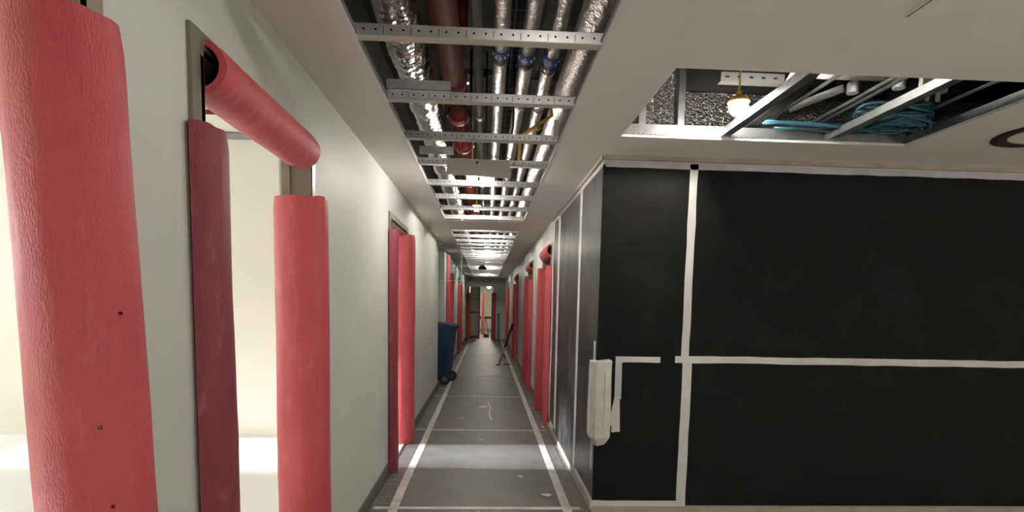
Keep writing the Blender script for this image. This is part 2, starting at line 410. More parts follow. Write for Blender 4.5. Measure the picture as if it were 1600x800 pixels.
struct(MB().box(-3.4, -1.5, 5.588, 5.6, 0.0, 0.02).build('baseboard_room', 'plaster_room'), 'low skirting at the foot of the cream wall')
# shallow dark rooms behind far doors
struct(MB().box(-2.4, -2.3, 10.33, END, 0, SL).build('wall_far_room_left', 'plaster_wall'), 'inner wall of the rooms on the far left')
struct(MB().box(2.3, 2.4, BW + T, END, 0, SL).build('wall_far_room_right', 'plaster_wall'), 'inner wall of the rooms on the far right')
# end wall with double doorway, second corridor behind
ew = MB().box(-2.4, -0.66, END, END + .13, 0, SL).box(0.24, 2.4, END, END + .13, 0, SL).box(-0.66, 0.24, END, END + .13, 2.03, SL)
struct(ew.build('wall_end', 'plaster_wall'), 'white wall closing the far end of the corridor')
struct(MB().box(-0.9, -0.78, END + .13, 30, 0, SL).box(0.6, .72, END + .13, 30, 0, SL).box(-0.9, .72, 30, 30.1, 0, SL).box(-0.78, .6, END + .13, 30, 2.4, 2.5).build('wall_beyond', 'plaster_room'), 'bright hall seen through the far doorway')
# ceiling
ce = struct(empty('ceiling', (0, 0, CZ)), 'grey plasterboard ceiling with a long open service strip')
def cpl(mb, name='plasterboard', mat='plaster_ceiling'): return mb.build(name, mat, ce, (0, 0, 0))
t = 0.013
def cb(x0, x1, y0, y1): return cpl(MB().box(x0, x1, y0, y1, 0, t))
ys = [-4, -1, 1.4, 3.8, 6.2, 8.9, 11.4, 13.8, 16.2, 18.6, END]
for a, b in zip(ys[:-1], ys[1:]):
    cb(LX, CL, a, b)
    if b <= 3.8: pass
cb(-1.22, LX, 8.95, 10.2)
for a, b in zip([-4, -1, 1.4, BW, 6.2, 8.9, 11.4, 13.8, 16.2, 18.6], [-1, 1.4, BW, 6.2, 8.9, 11.4, 13.8, 16.2, 18.6, END]): cb(CR, RX, a, b)
AX0, AX1, AY0, AY1 = 0.75, 2.43, 2.285, 3.21      # access opening in the lobby ceiling
for a, b in ((-4, -1.5), (-1.5, 0.6), (0.6, AY0)):
    cb(RX, 3.2, a, b); cb(3.2, 6, a, b)
cb(AX1, 6, AY0, AY1); cb(RX, 6, AY1, BW); cb(RX, AX0, AY0, AY1)
cb(CL, CR, 6.62, 7.42); cb(CL, CR, END - .45, END); cb(CL, CR, -4, -1)
# plaster cove joint between ceiling and black wall
cpl(MB().box(RX, 6, BW - 0.018, BW, -0.028, 0), 'cornice', 'beige_strip')
cpl(MB().box(RX - 0.014, RX, BW, 6.3, -0.028, 0), 'cornice', 'beige_strip')
# edge angles of the strip: white bead + metal upstand
for (a, b) in ((-1, 6.62), (7.42, END - .45)):
    for x, s in ((CL, 1), (CR, -1)):
        cpl(MB().box(min(x, x + s * .008), max(x, x + s * .008), a, b, -0.001, 0.012), 'edge_bead', 'white_plastic')
        cpl(MB().box(min(x, x - s * .0015), max(x, x - s * .0015), a, b, 0.0131, 0.055).box(min(x, x + s * .016), max(x, x + s * .016), a, b, .0125, .0140), 'edge_channel', 'galvanised_dull')
chan = MB()
Lh = (CR - CL) / 2 - 0.004
chan.box(-Lh, Lh, -.024, -.0228, 0, .040).box(-Lh, Lh, .0228, .024, 0, .040).box(-Lh, Lh, -.024, .024, 0, .0012)
chan.box(-Lh, Lh, -.024, -.016, .0388, .040).box(-Lh, Lh, .016, .024, .0388, .040)
cmesh = chan.mesh('furring_channel'); cmesh.materials.append(MATS['galvanised_channel'])
bars = [0.35, 0.95, 1.55, 2.14, 2.77, 3.39, 3.99, 4.66, 5.25, 5.86, 6.48] + [7.64 + .62 * k for k in range(21)]
for y in bars:
    link('furring_channel', cmesh, None, ce, ((CL + CR) / 2, y, 0.001))
    # plaster-coloured lower face of the channel
    if y < 7: cpl(MB().box(CL + .012, CR - .012, y - .022, y + .020, -0.0006, 0.0008), 'channel_face', 'board_card')
# access opening: edge metal and two main channels running away from the camera
for (mb_, nm, mt) in (
    (MB().box(AX0, AX1, AY1 - .001, AY1, 0.013, 0.075).box(AX0, AX1, AY1 - .02, AY1, .013, .0145), 'edge_channel', 'galvanised_channel'),
    (MB().box(AX0, AX1, AY1 - .012, AY1, -.001, .012), 'edge_bead', 'white_plastic'),
    (MB().box(AX1 - .001, AX1, AY0, AY1, 0.013, 0.06), 'edge_channel', 'galvanised_dull'),
    (MB().box(AX1 - .012, AX1, AY0, AY1, -.001, .012), 'edge_bead', 'white_plastic')):
    cpl(mb_, nm, mt)
for x in (1.345, 1.965):
    m = MB().box(-.024, -.0228, AY0 - .3, AY1 - .003, 0.0, .042).box(.0228, .024, AY0 - .3, AY1 - .003, 0, .042).box(-.024, .024, AY0 - .3, AY1 - .003, 0, .0012)
    m.box(-.024, -.012, AY0 - .3, AY1 - .003, .0408, .042).box(.012, .024, AY0 - .3, AY1 - .003, .0408, .042)
    m.build('main_channel', 'galvanised_dull', ce, (x, 0, .0135))

# ------------------------------------------------------------------ door frames
def door_frame(n, wx, nrm, a, b, mat, label, far_mat=None):
    """wx = wall face, nrm = +1 if the corridor lies at +x"""
    r = struct(empty('door_%d' % n, (wx, (a + b) / 2, 0)), label)
    h = (b - a) / 2
    for s in (-1, 1):
        m = MB()
        y0, y1 = sorted((s * h, s * (h + .0185)))
        x0, x1 = sorted((nrm * .012, -nrm * (T - .02)))
        m.box(x0, x1, y0, y1, 0, HEAD)
        ya, yb = sorted((s * (h + .001), s * (h + .065)))
        xa, xb = sorted((nrm * .001, nrm * .012))
        m.box(xa, xb, ya, yb, 0, HEAD + .065)
        # door stop
        yc, yd = sorted((s * h, s * (h - .012))); xc, xd = sorted((-nrm * .075, -nrm * (T - .02)))
        m.box(xc, xd, yc, yd, 0, HEAD)
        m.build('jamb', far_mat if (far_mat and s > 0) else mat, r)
    m = MB(); x0, x1 = sorted((nrm * .012, -nrm * (T - .02)))
    m.box(x0, x1, -h, h, HEAD, HEAD + .0185)
    xa, xb = sorted((nrm * .001, nrm * .012)); m.box(xa, xb, -h, h, HEAD + .001, HEAD + .065)
    m.build('head', mat, r)
    return r
for i, (a, b) in enumerate(L_DOORS):
    door_frame(i + 1, LX, 1, a, b, 'frame_paint', 'steel door frame in the left corridor wall', 'frame_tan')
for i, (a, b) in enumerate(R_DOORS):
    door_frame(i + 6, RX, -1, a, b, 'frame_tan', 'steel door frame in the right corridor wall')
# baseboards
for a, b in ((2.56, 4.42), (5.50, 8.95), (10.2, 10.72), (11.8, 14.92), (16.0, END)):
    struct(MB().box(LX, LX + .010, a, b, 0, .095).build('baseboard_left', 'baseboard_grey'), 'dark grey skirting along the left wall')
struct(MB().box(RX - .012, RX, BW - .012, 6.27, 0, .045).box(RX, 6, BW - .012, BW, 0, .045).build('baseboard_right', 'beige_strip'), 'worn beige skirting below the black sheets')
for a, b in ((7.32, 8.86), (9.94, 12.9), (14.0, 18.1), (19.2, END)):
    struct(MB().box(RX - .010, RX, a, b, 0, .095).build('baseboard_right', 'baseboard_grey'), 'dark grey skirting along the right wall')
struct(MB().box(LX - .10, LX - .085, 4.5, 5.42, 0.003, .012).box(LX - .02, LX - .005, 4.5, 5.42, 0.003, .012).build('trim_3', 'beige_strip'), 'twin beige threshold strips in the third doorway')

# ------------------------------------------------------------------ black sheeting and tape on the lobby wall and corridor wall
def wpart(mb, name, mat, parent): return mb.build(name, mat, parent)
SH = 0.006
ZT = 2.30
for (x0, x1, z0, z1) in ((RX - SH, 1.332, .05, ZT), (1.338, 6, 1.048, ZT), (1.338, 6, .05, 1.042)):
    wpart(MB().box(x0, x1, BW - SH, BW - .0005, z0, z1), 'black_sheet', 'black_sheet', wb)
for (y0, y1) in ((BW - .0004, 4.385), (4.392, 5.68), (5.687, 6.17), (6.177, 6.27)):
    wpart(MB().box(RX - SH, RX - .0005, y0, y1, .05, ZT), 'black_sheet', 'black_sheet_glossy', wr)
def tape_front(x0, x1, z0, z1, mat='white_tape', dy=0.0): 
    n = max(2, int(max(x1 - x0, z1 - z0) / .12)); mb = MB(); hor = (x1 - x0) > (z1 - z0)
    y0, y1 = BW - SH - .0016 - dy, BW - SH - .0004 - dy
    for k in range(n + 1):
        q = k / n
        if hor:
            x = x0 + (x1 - x0) * q; j1 = random.uniform(-.0025, .0025); j2 = random.uniform(-.0025, .0025)
            mb.v += [(x, y0, z0 + j1), (x, y0, z1 + j2), (x, y1, z0 + j1), (x, y1, z1 + j2)]
        else:
            z = z0 + (z1 - z0) * q; j1 = random.uniform(-.0025, .0025); j2 = random.uniform(-.0025, .0025)
            mb.v += [(x0 + j1, y0, z), (x1 + j2, y0, z), (x0 + j1, y1, z), (x1 + j2, y1, z)]
    for k in range(n):
        b = 4 * k; c = b + 4
        mb.f += [(b, b + 1, c + 1, c), (b + 2, c + 2, c + 3, b + 3), (b, c, c + 2, b + 2), (b + 1, b + 3, c + 3, c + 1)]
    mb.f += [(0, 2, 3, 1), (4 * n, 4 * n + 1, 4 * n + 3, 4 * n + 2)]
    return wpart(mb, 'tape_strip', mat, wb)
tape_front(1.300, 1.352, 1.045, 2.32); tape_front(1.312, 1.375, 0.04, 1.035)
tape_front(1.26, 6, 1.030, 1.076, dy=.0015)
tape_front(0.86, 1.16, 1.028, 1.066); tape_front(0.862, 0.905, .78, 1.028, 'lilac_tape')
tape_front(0.75, 6, 2.285, 2.322, 'lilac_tape'); tape_front(RX - .02, 1.32, 0.030, 0.085, dy=.002)
# loose end of torn tape
wpart(MB().prism([(0.832, .64), (0.862, .80), (0.895, .80), (0.905, .56), (0.848, .555), (0.846, .60), (0.832, .60)], 'y', BW - SH - .006, BW - SH - .004), 'torn_tape', 'cloth_white', wb)
def tape_side(y0, y1, z0, z1, mat='white_tape'):
    return wpart(MB().box(RX - SH - .0016, RX - SH - .0004, y0, y1, z0, z1), 'tape_strip', mat, wr)
for (y, w, wob) in ((4.388, .10, 0), (5.684, .14, 0), (6.173, .12, .03)):
    mb = MB(); n = 24
    for k in range(n + 1):
        z = .05 + (ZT - .05) * k / n; j = wob * math.sin(k * .42) + random.uniform(-.002, .002)
        for xx in (RX - SH - .0016, RX - SH - .0004): mb.v += [(xx, y - w / 2 + j, z), (xx, y + w / 2 + j, z)]
    for k in range(n):
        b = 4 * k; c = b + 4
        mb.f += [(b, b + 1, c + 1, c), (b + 2, c + 2, c + 3, b + 3), (b, c, c + 2, b + 2), (b + 1, b + 3, c + 3, c + 1)]
    wpart(mb, 'tape_strip', 'white_tape', wr)
tape_side(BW, 4.39, .050, .095); tape_side(5.66, 6.25, .050, .105)
tape_side(BW - .006, 6.27, 2.29, 2.315, 'lilac_tape')
tape_side(3.64, 3.70, .28, .52); tape_side(3.64, 3.70, 1.03, 1.16)
# wrapped corner pad
pad = tag(empty('wrapped_pad', (0.74, 3.56, 0.48)), 'white taped cardboard pad wrapped round the corner of the black wall', 'corner pad')
mb = MB()
rings = [(-.004, .45), (.03, .80), (.055, 1.0), (.20, .98), (.38, .96), (.50, .94), (.552, .92), (.558, .86)]
base = [(-.040, .13), (-.046, .02), (-.022, -.058), (.03, -.062), (.080, -.060), (.084, -.02), (.082, .034)]
for (h, s_) in rings:
    for (px, py) in base:
        mb.v.append((px * s_ + random.uniform(-.003, .003) + (1 - s_) * .02, py * s_ + random.uniform(-.003, .003), h + px * .12))
nb = len(base)
for k in range(len(rings) - 1):
    for i in range(nb):
        j = (i + 1) % nb; mb.f.append((k * nb + i, k * nb + j, (k + 1) * nb + j, (k + 1) * nb + i))
mb.f.append(tuple(range(nb))[::-1]); mb.f.append(tuple((len(rings) - 1) * nb + i for i in range(nb)))
mb.build('wrapping', 'cloth_white', pad)
MB().box(.035, .04, -.0635, -.059, .12, .50).build('tape_seam', 'white_tape', pad)
# grey sheets on the far right wall
gs = []
for (y0, y1, z0, z1) in ((7.45, 8.05, .1, 1.74), (10.0, 10.9, .1, 2.34), (10.93, 11.9, .1, 2.34), (11.93, 12.85, .1, 2.34), (14.1, 15.8, .1, 1.74), (15.9, 17.6, .1, 1.74)):
    MB().box(RX - .006, RX - .0005, y0, y1, z0, z1).build('grey_sheet', 'grey_sheet', wr)
for (y0, y1, z0, z1) in ((7.45, 8.05, 1.73, 1.78), (14.1, 17.6, 1.73, 1.78), (10.0, 11.2, .58, .63), (8.3, 8.33, .1, 2.2), (7.42, 7.45, .1, 2.2)):
    MB().box(RX - .009, RX - .0065, y0, y1, z0, z1).build('tape_strip', 'white_tape', wr)
MB().box(RX - .006, RX - .0005, 8.35, 8.80, 0.1, 2.2).build('white_sheet', 'white_plastic', wr)

# ------------------------------------------------------------------ red foam protectors
def foam_mesh(L, axis, n, d, R=0.10, r=0.076, seed=0, a0=-79, a1=154, cu=-.010, cv=-.030, ev=1.0, lean=(0, 0)):
    """C-shaped foam tube. u = into the opening, v = into the corridor. axis 'z': jamb (u -> d*Y), axis 'y': head (u -> -Z)"""
    mb = MB(); na = 30; nl = max(6, int(L / .05))
    rings = []
    for k in range(nl + 1):
        tt = L * k / nl
        ring = []
        e = 0.0
        if k == 0 or k == nl: e = .004
        for (rad, order) in ((R - e, 0), (r, 1)):
            for i in range(na + 1):
                q = i if order == 0 else na - i
                a = math.radians(a0 + (a1 - a0) * q / na)
                w = noise.noise(Vector((math.cos(a) * 1.2 + seed * 7.3, math.sin(a) * 1.2, tt * 1.6))) * .006
                w += noise.noise(Vector((math.cos(a) * 5 + seed, math.sin(a) * 5, tt * 9))) * .0015
                rr = rad + (w if order == 0 else 0)
                u = cu + rr * math.cos(a); v = cv + ev * rr * math.sin(a)
                f_ = (1 - tt / L)
                if axis == 'z': p = (n * (v + lean[0] * f_), d * u + lean[1] * f_, tt + (w * 2 if k in (0, nl) else 0))
                else: p = (n * v, tt, -u)
                ring.append(len(mb.v)); mb.v.append(p)
        rings.append(ring)
    m = len(rings[0])
    for k in range(nl):
        for i in range(m):
            j = (i + 1) % m; mb.f.append((rings[k][i], rings[k][j], rings[k + 1][j], rings[k + 1][i]))
    h = m // 2
    for ring in (rings[0], rings[-1]):
        for i in range(h - 1): mb.f.append((ring[i], ring[i + 1], ring[m - 2 - i], ring[m - 1 - i]))
    return mb
_seed = [0]
def foam(label, wx, nrm, j, kind, L, z0=0.006, group='red foam protectors on door frames', mat='foam_red', **kw):
    _seed[0] += 1
    if kind != 'head': kw.setdefault('cv', -.045); kw.setdefault('ev', 1.15)
    if kind == 'near': kw.setdefault('R', .09); kw.setdefault('r', .068)
    if kind == 'head':
        for k_, v_ in dict(R=.080, r=.057, cu=.018, cv=-.020, a0=-102, a1=164).items(): kw.setdefault(k_, v_)
        mb = foam_mesh(L, 'y', nrm, 1, seed=_seed[0], **kw); loc = (wx + nrm * .012, j, z0)
    else:
        d = 1 if kind == 'near' else -1
        mb = foam_mesh(L, 'z', nrm, d, seed=_seed[0], **kw); loc = (wx + nrm * .012, j, z0)
    o = mb.build('foam_protector', mat, None, loc)
    autosmooth(o, 50)
    return tag(o, label, 'foam tube', group)
FH1 = 1.912
f1 = foam('thick red foam tube at the left picture edge, nearest of all, with small punctures', LX, 1, 1.12, 'far', FH1, R=.086, r=.064, ev=1.22, lean=(.022, .040))
for (px, tz, ang) in ((0, 1.14, 38), (0, .98, 44), (0, .86, 36), (0, .70, 62), (0, 1.36, 66)):
    a = math.radians(ang); big = tz > .8
    pm = MB(); n = 10
    for (rr, hh) in ((.0075, -.001), (.0058, .0026), (.003, .0012)):
        for i in range(n):
            b = 2 * PI * i / n; q = rr * (.6 + .12 * math.sin(3 * b + tz * 9) + .1 * math.sin(5 * b))
            pm.v.append((q * math.cos(b), q * math.sin(b), hh))
    for k in range(2):
        for i in range(n):
            jj = (i + 1) % n; pm.f.append((k * n + i, k * n + jj, (k + 1) * n + jj, (k + 1) * n + i))
    pm.f.append(tuple(2 * n + i for i in range(n)))
    po = pm.build('puncture', 'puncture', f1)
    rr = .086; u = -.010 + rr * math.cos(a); v = -.045 + 1.22 * rr * math.sin(a); f_ = 1 - tz / FH1
    po.location = (v + .022 * f_, -u + .040 * f_, tz)
    nv = Vector((math.sin(a), -math.cos(a), 0)); po.rotation_euler = nv.to_track_quat('Z', 'Y').to_euler()
    s_ = 1.0 if big else .55; po.scale = (s_, s_, s_)
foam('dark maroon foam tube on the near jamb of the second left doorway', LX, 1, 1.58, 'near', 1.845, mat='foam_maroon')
foam('bright red foam tube on the far jamb of the second left doorway', LX, 1, 2.48, 'far', 1.83)
foam('dusty red foam tube slung along the head of the second left doorway', LX, 1, 1.585, 'head', .84, z0=HEAD, mat='foam_dusty')
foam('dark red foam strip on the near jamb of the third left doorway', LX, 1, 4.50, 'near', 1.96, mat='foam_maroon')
foam('sunlit red foam tube on the far jamb of the third left doorway, beside bright floor', LX, 1, 5.42, 'far', 2.03)
foam('red foam tube just behind the blue wheeled bin, near jamb', LX, 1, 10.8, 'near', 2.3)
foam('red foam tube behind the blue wheeled bin, far jamb', LX, 1, 11.72, 'far', 2.0)
foam('red foam tube near jamb of the farthest left doorway', LX, 1, 15.0, 'near', 1.9)
foam('red foam tube far jamb of the farthest left doorway', LX, 1, 15.92, 'far', 1.9)
foam('tall bright red foam tube next to the taped black sheets on the right', RX, -1, 6.36, 'near', 1.83)
foam('darker red foam tube on the far jamb of the nearest right doorway', RX, -1, 7.24, 'far', 1.86)
foam('short red foam roll over the nearest right doorway', RX, -1, 6.40, 'head', .80, z0=HEAD)
foam('narrow red foam tube on the near jamb of the second right doorway', RX, -1, 8.95, 'near', 1.78)
foam('wide dark red foam tube on the far jamb of the second right doorway', RX, -1, 9.85, 'far', 1.88)
foam('red foam roll with hollow end over the second right doorway', RX, -1, 9.0, 'head', .82, z0=HEAD)
foam('red foam tube behind the leaning pole, near jamb of third right doorway', RX, -1, 13.0, 'near', 1.86)
foam('red foam tube behind the leaning pole, far jamb of third right doorway', RX, -1, 13.9, 'far', 1.88)
foam('red foam roll over the third right doorway', RX, -1, 13.04, 'head', .82, z0=HEAD)
foam('red foam tube on the near jamb of the last right doorway', RX, -1, 18.2, 'near', 1.9)
foam('red foam tube on the far jamb of the last right doorway', RX, -1, 19.1, 'far', 1.9)
# end doorway foam: built facing the camera
def foam_end(label, x, side):
    mb = MB(); n = 20
    pts = [(.08 * math.cos(2 * PI * i / n), .07 * math.sin(2 * PI * i / n)) for i in range(n)]
    mb.prism(pts, 'z', 0, 1.78)
    o = mb.build('foam_protector', 'foam_red', None, (x, END - .072, .006)); autosmooth(o)
    tag(o, label, 'foam tube', 'red foam protectors on door frames')
foam_end('red foam tube on the left side of the far end doorway', -0.70, -1)
foam_end('red foam tube on the right side of the far end doorway', 0.27, 1)

# ------------------------------------------------------------------ far end door leaf and things beyond
dl = struct(empty('door_20', (-0.44, END + .03, 0)), 'closed beige door leaf at the far end')
MB().box(-.20, .185, 0, .045, .01, 2.02).build('leaf', 'door_beige', dl)
MB().box(-.20, .185, -.006, 0, .01, .13).build('kick_plate', 'kick_brown', dl)
MB().box(-.17, .16, -.05, -.02, 1.02, 1.06).box(-.19, -.13, -.05, 0, 1.0, 1.08).build('push_bar', 'dark_rubber', dl)
for z in (1.42, 1.62): MB().box(-.19, .18, -.005, 0, z, z + .02).build('panel_line', 'white_plastic', dl)
MB().box(.13, .185, -.008, 0, .02, 2.0).build('edge_strip', 'blue_strip', dl)
o = MB().prism([(.06 * math.cos(2 * PI * i / 16), .06 * math.sin(2 * PI * i / 16)) for i in range(16)], 'z', 0, 1.8).build('foam_protector', 'foam_red', None, (-0.16, 24.5, 0.0)); autosmooth(o)
tag(o, 'thin red foam tube in the bright hall beyond the end door', 'foam tube', 'red foam protectors on door frames')
struct(MB().box(-.78, .6, 29.98, 30, .55, .68).build('trim_4', 'kick_brown'), 'brown rail across the bright wall beyond the end door')
b = tag(empty('dustpan', (0.0, 22.6, 0)), 'long-handled black dustpan standing beyond the far end door', 'dustpan')
MB().box(-.11, .11, -.06, .12, 0, .14).build('pan', 'dark_rubber', b)
MB().tube([(-.09, 0, .13), (-.03, .05, .8)], .012, 6).tube([(.09, 0, .13), (-.03, .05, .8)], .012, 6).build('handle', 'dark_rubber', b)
o = MB().tube([(.0, 0, 0), (.0, .03, .98)], .025, 8).tube([(-.06, .03, .98), (.06, .03, .98)], .03, 8).build('green_pole', 'green_pole', None, (.47, END - .12, 0)); tag(o, 'dark green pole leaning against the white far end wall', 'pole')

# ------------------------------------------------------------------ wheeled bin
bn = tag(empty('wheeled_bin', (-0.86, 9.60, 0)), 'dark blue wheeled rubbish bin standing in the recess on the left', 'bin')
mb = MB()
def ring_rect(x, y0, y1, z): return [(-x, y0, z), (x, y0, z), (x, y1, z), (-x, y1, z)]
secs = [ring_rect(.20, -.22, .20, .06), ring_rect(.225, -.25, .25, .45), ring_rect(.25, -.28, .30, .93), ring_rect(.27, -.30, .32, .935), ring_rect(.27, -.30, .32, .985), ring_rect(.25, -.28, .30, .985)]
for s_ in secs: mb.v += s_
for k in range(len(secs) - 1):
    for i in range(4):
        j = (i + 1) % 4; mb.f.append((k * 4 + i, k * 4 + j, k * 4 + 4 + j, k * 4 + 4 + i))
mb.f.append((3, 2, 1, 0)); mb.f.append(tuple(20 + i for i in range(4)))
mb.build('body', 'bin_blue', bn)
mb = MB().prism([(-.31, .99), (-.30, 1.02), (-.1, 1.05), (.2, 1.045), (.33, 1.02), (.34, .99)], 'x', -.29, .29)
mb.build('lid', 'bin_blue', bn)
MB().tube([(-.25, .36, 1.0), (.25, .36, 1.0)], .017, 10).box(-.25, -.21, .30, .36, .97, 1.01).box(.21, .25, .30, .36, .97, 1.01).build('handle', 'bin_blue', bn)
bn.rotation_euler = (0, 0, math.radians(-100))
for sy in (-1, 1):
    w = MB().lathe([(.03, -.03), (.085, -.03), (.10, -.02), (.10, .02), (.085, .03), (.03, .03)], (sy * .235, .21, .10), 'x', 20).build('wheel', 'dark_rubber', bn); autosmooth(w)
    MB().lathe([(.01, -.034), (.05, -.034), (.05, .034), (.01, .034)], (sy * .235, .21, .10), 'x', 14).build('hub', 'grey_pipe', w)

# ------------------------------------------------------------------ leaning pole
st = tag(empty('leaning_pole', (0.30, 12.4, 0)), 'wooden pole with dark upper half leaning by the right tape line', 'pole')
A = Vector((0, 0, .01)); Bv = Vector((.31, .35, .93)); mid = A.lerp(Bv, .42)
MB().tube([A, mid], .024, 8).build('wooden_shaft', 'wood', st, smooth=True)
MB().tube([mid, Bv], .026, 8).tube([Bv - Vector((.06, 0, .16)), Bv - Vector((.0, 0, .10))], .035, 8).build('dark_grip', 'dark_rubber', st, smooth=True)
MB().box(-.07, .04, -.02, .02, 0, .022).build('foot', 'dark_rubber', st)
MB().tube([(.10, .08, .01), (.19, .12, .02), (.27, .14, .01)], .012, 6).build('bracket', 'dark_rubber', st)
MB().tube([(.06, .06, .25), (.13, .06, .22), (.12, .06, .16)], .018, 6).build('hook', 'dark_rubber', st)

# ------------------------------------------------------------------ glass panel above the recess
gp = tag(empty('glass_panel', (-0.60, 8.97, 1.745)), 'clear glass panel with pale green edges hanging above the bin', 'glass panel')
MB().box(-.175, .185, 0, .012, .006, .605).build('pane', 'glass_pale_green', gp)
MB().box(-.175, .193, -.001, .013, 0, .006).box(.185, .193, -.001, .013, 0, .605).build('edge', 'glass_edge', gp)
MB().box(.10, .16, -.006, .018, .57, .612).build('clip', 'galvanised_dull', gp)

# ------------------------------------------------------------------ services in the corridor ceiling void
Y0, Y1 = 0.0, END - .1
def straight(n_, x, z, step): 
    k = int((Y1 - Y0) / step); return [(x, Y0 + (Y1 - Y0) * i / k, z) for i in range(k + 1)]
pts = straight(0, -0.425, 2.70, .035)
pts = [(x + .01 * noise.noise(Vector((0, y * .7, 3))), y, z + .015 * noise.noise(Vector((5, y * .6, 0)))) for x, y, z in pts]
def crumple(k, a, p):
    q = Vector((math.cos(a) * 1.5, p[1] * 4.0, math.sin(a) * 1.5))
    return .094 + .012 * noise.noise(q * 1.3) + .010 * abs(noise.noise(q * 4.1)) + .004 * noise.noise(q * 9.0)
o = MB().tube(pts, .11, 40, rfun=crumple).build('flexible_duct', 'foil'); tag(o, 'wide crumpled silver foil duct along the left of the ceiling void', 'duct')
autosmooth(o, 28)
# loose foil and a coral rag on the duct
mb = MB()
for (x, y, q) in ((-.47, 2.50, 0), (-.43, 2.66, 1.3)):
    n = 9; b0 = len(mb.v)
    for k in range(n):
        for w in (-.018, .018):
            for e in (0, .003): mb.v.append((x + .014 * k + .012 * math.sin(k * 1.3 + q), y + .016 * k + w * (1.2 + math.sin(k * 1.7 + q) * .6), 2.552 + .016 * math.sin(k * 1.1 + q) + w * .4 + e))
    for k in range(n - 1):
        a = b0 + 4 * k; c = a + 4
        mb.f += [(a, a + 2, c + 2, c), (a + 1, c + 1, c + 3, a + 3), (a, c, c + 1, a + 1), (a + 2, a + 3, c + 3, c + 2)]
    mb.f += [(b0, b0 + 1, b0 + 3, b0 + 2), (b0 + 4 * n - 4, b0 + 4 * n - 2, b0 + 4 * n - 1, b0 + 4 * n - 3)]
o = mb.build('coral_strip', 'coral'); tag(o, 'crumpled coral tape strips hanging under the foil duct', 'tape strip')

rp = tag(empty('red_main_pipe', (0, 0, 0)), 'brown red sprinkler main pipe with flanged couplings in the ceiling void', 'pipe')
MB().tube([(-.215, Y0, 2.72), (-.215, 3.45, 2.72)], .066, 24).build('pipe_run', 'red_pipe', rp, smooth=True)
MB().tube([(-.215, 3.45, 2.72), (-.215, Y1, 2.72)], .054, 24).build('pipe_run', 'red_pipe', rp, smooth=True)
for y in (3.42, 4.02, 4.75, 6.1, 8.2):
    o = MB().lathe([(.056, -.06), (.072, -.05), (.080, -.025), (.080, .025), (.072, .05), (.056, .06)], (-.215, y, 2.72), 'y', 24).build('coupling', 'red_flange', rp); autosmooth(o, 40)
    MB().box(-.302, -.288, y - .02, y + .02, 2.70, 2.74).build('coupling_bolt', 'galvanised_dull', o); MB().box(-.142, -.125, y - .02, y + .02, 2.70, 2.74).build('coupling_bolt', 'galvanised_dull', o)
o = MB().tube([(-.19, 3.18, 2.77), (-.165, 3.12, 2.80), (-.15, 3.02, 2.84), (-.14, 2.92, 2.95), (-.14, 2.88, 3.15)], .030, 14).build('branch_elbow', 'red_flange', rp, smooth=True)
gp_ = tag(empty('grey_pipe', (0, 0, 0)), 'thin dark grey pipe between the red main and the foil pipes', 'pipe')
MB().tube([(-.068, Y0, 2.74), (-.068, Y1, 2.74)], .027, 16).build('pipe_run', 'grey_pipe', gp_, smooth=True)
for y in (3.75, 4.1, 6.4):
    MB().lathe([(.027, -.03), (.034, -.03), (.034, .03), (.027, .03)], (-.068, y, 2.74), 'y', 16).build('pipe_collar', 'dark_rubber' if y < 4 else 'galvanised_dull', gp_)
for k, (x, lab) in enumerate(((.055, 'leftmost foil wrapped pipe of three with blue clamp in ceiling void'), (.198, 'middle foil wrapped pipe of three with blue clamp in ceiling void'), (.335, 'rightmost foil wrapped pipe of three with blue clamp in ceiling void'))):
    p = tag(empty('insulated_pipe', (x, 0, 2.75)), lab, 'pipe', 'three foil wrapped pipes in the ceiling void')
    ps = [(0.006 * noise.noise(Vector((k * 9, i * .25, 0))), Y0 + i * .1, 0.004 * noise.noise(Vector((k * 5, i * .3, 4)))) for i in range(int((Y1 - Y0) / .1))]
    MB().tube(ps, .041, 22, rfun=lambda kk, a, p_: .041 + .0022 * noise.noise(Vector((math.cos(a) * 2 + k * 4, p_[1] * 7, math.sin(a) * 2)))).build('foil_jacket', 'foil_pipe', p, smooth=True)
    yb = 3.08 + .03 * k
    MB().lathe([(.04, -.05), (.047, -.045), (.047, .045), (.04, .05)], (0, yb, 0), 'y', 22).build('blue_clamp', 'blue_band', p)
    MB().lathe([(.04, -.02), (.0485, -.018), (.0485, .018), (.04, .02)], (0, yb + .065, 0), 'y', 22).build('black_collar', 'dark_rubber', p)
    for yy in (2.2, 3.18, 3.8, 5.1):
        MB().lathe([(.04, -.012), (.0455, -.010), (.0455, .010), (.04, .012)], (0, yy + .05 * k, 0), 'y', 22).build('foil_band', 'foil', p)
    for q in range(5):
        a = PI * (1.15 + .17 * q)
        MB().box(-.003, .003, -.07, -.045, -.003, .003).build('blue_clamp_tooth', 'white_plastic', p, (.047 * math.cos(a), yb + .055, .047 * math.sin(a)))
pts = [(.475 + .01 * noise.noise(Vector((1, y, 0))), Y0 + y * .05, 2.68) for y in range(int((Y1 - Y0) / .05))]
o = MB().tube(pts, .082, 30, rfun=lambda k, a, p: .082 + .004 * noise.noise(Vector((math.cos(a) * 2, p[1] * 6, math.sin(a) * 2))) + (.008 * abs(noise.noise(Vector((math.cos(a) * 5, p[1] * 14, math.sin(a) * 5)))) if (p[1] * 1.1) % 1 > .72 else 0)).build('insulated_duct', 'foil_pipe', smooth=True)
tag(o, 'thick smooth foil wrapped duct along the right of the ceiling void', 'duct')
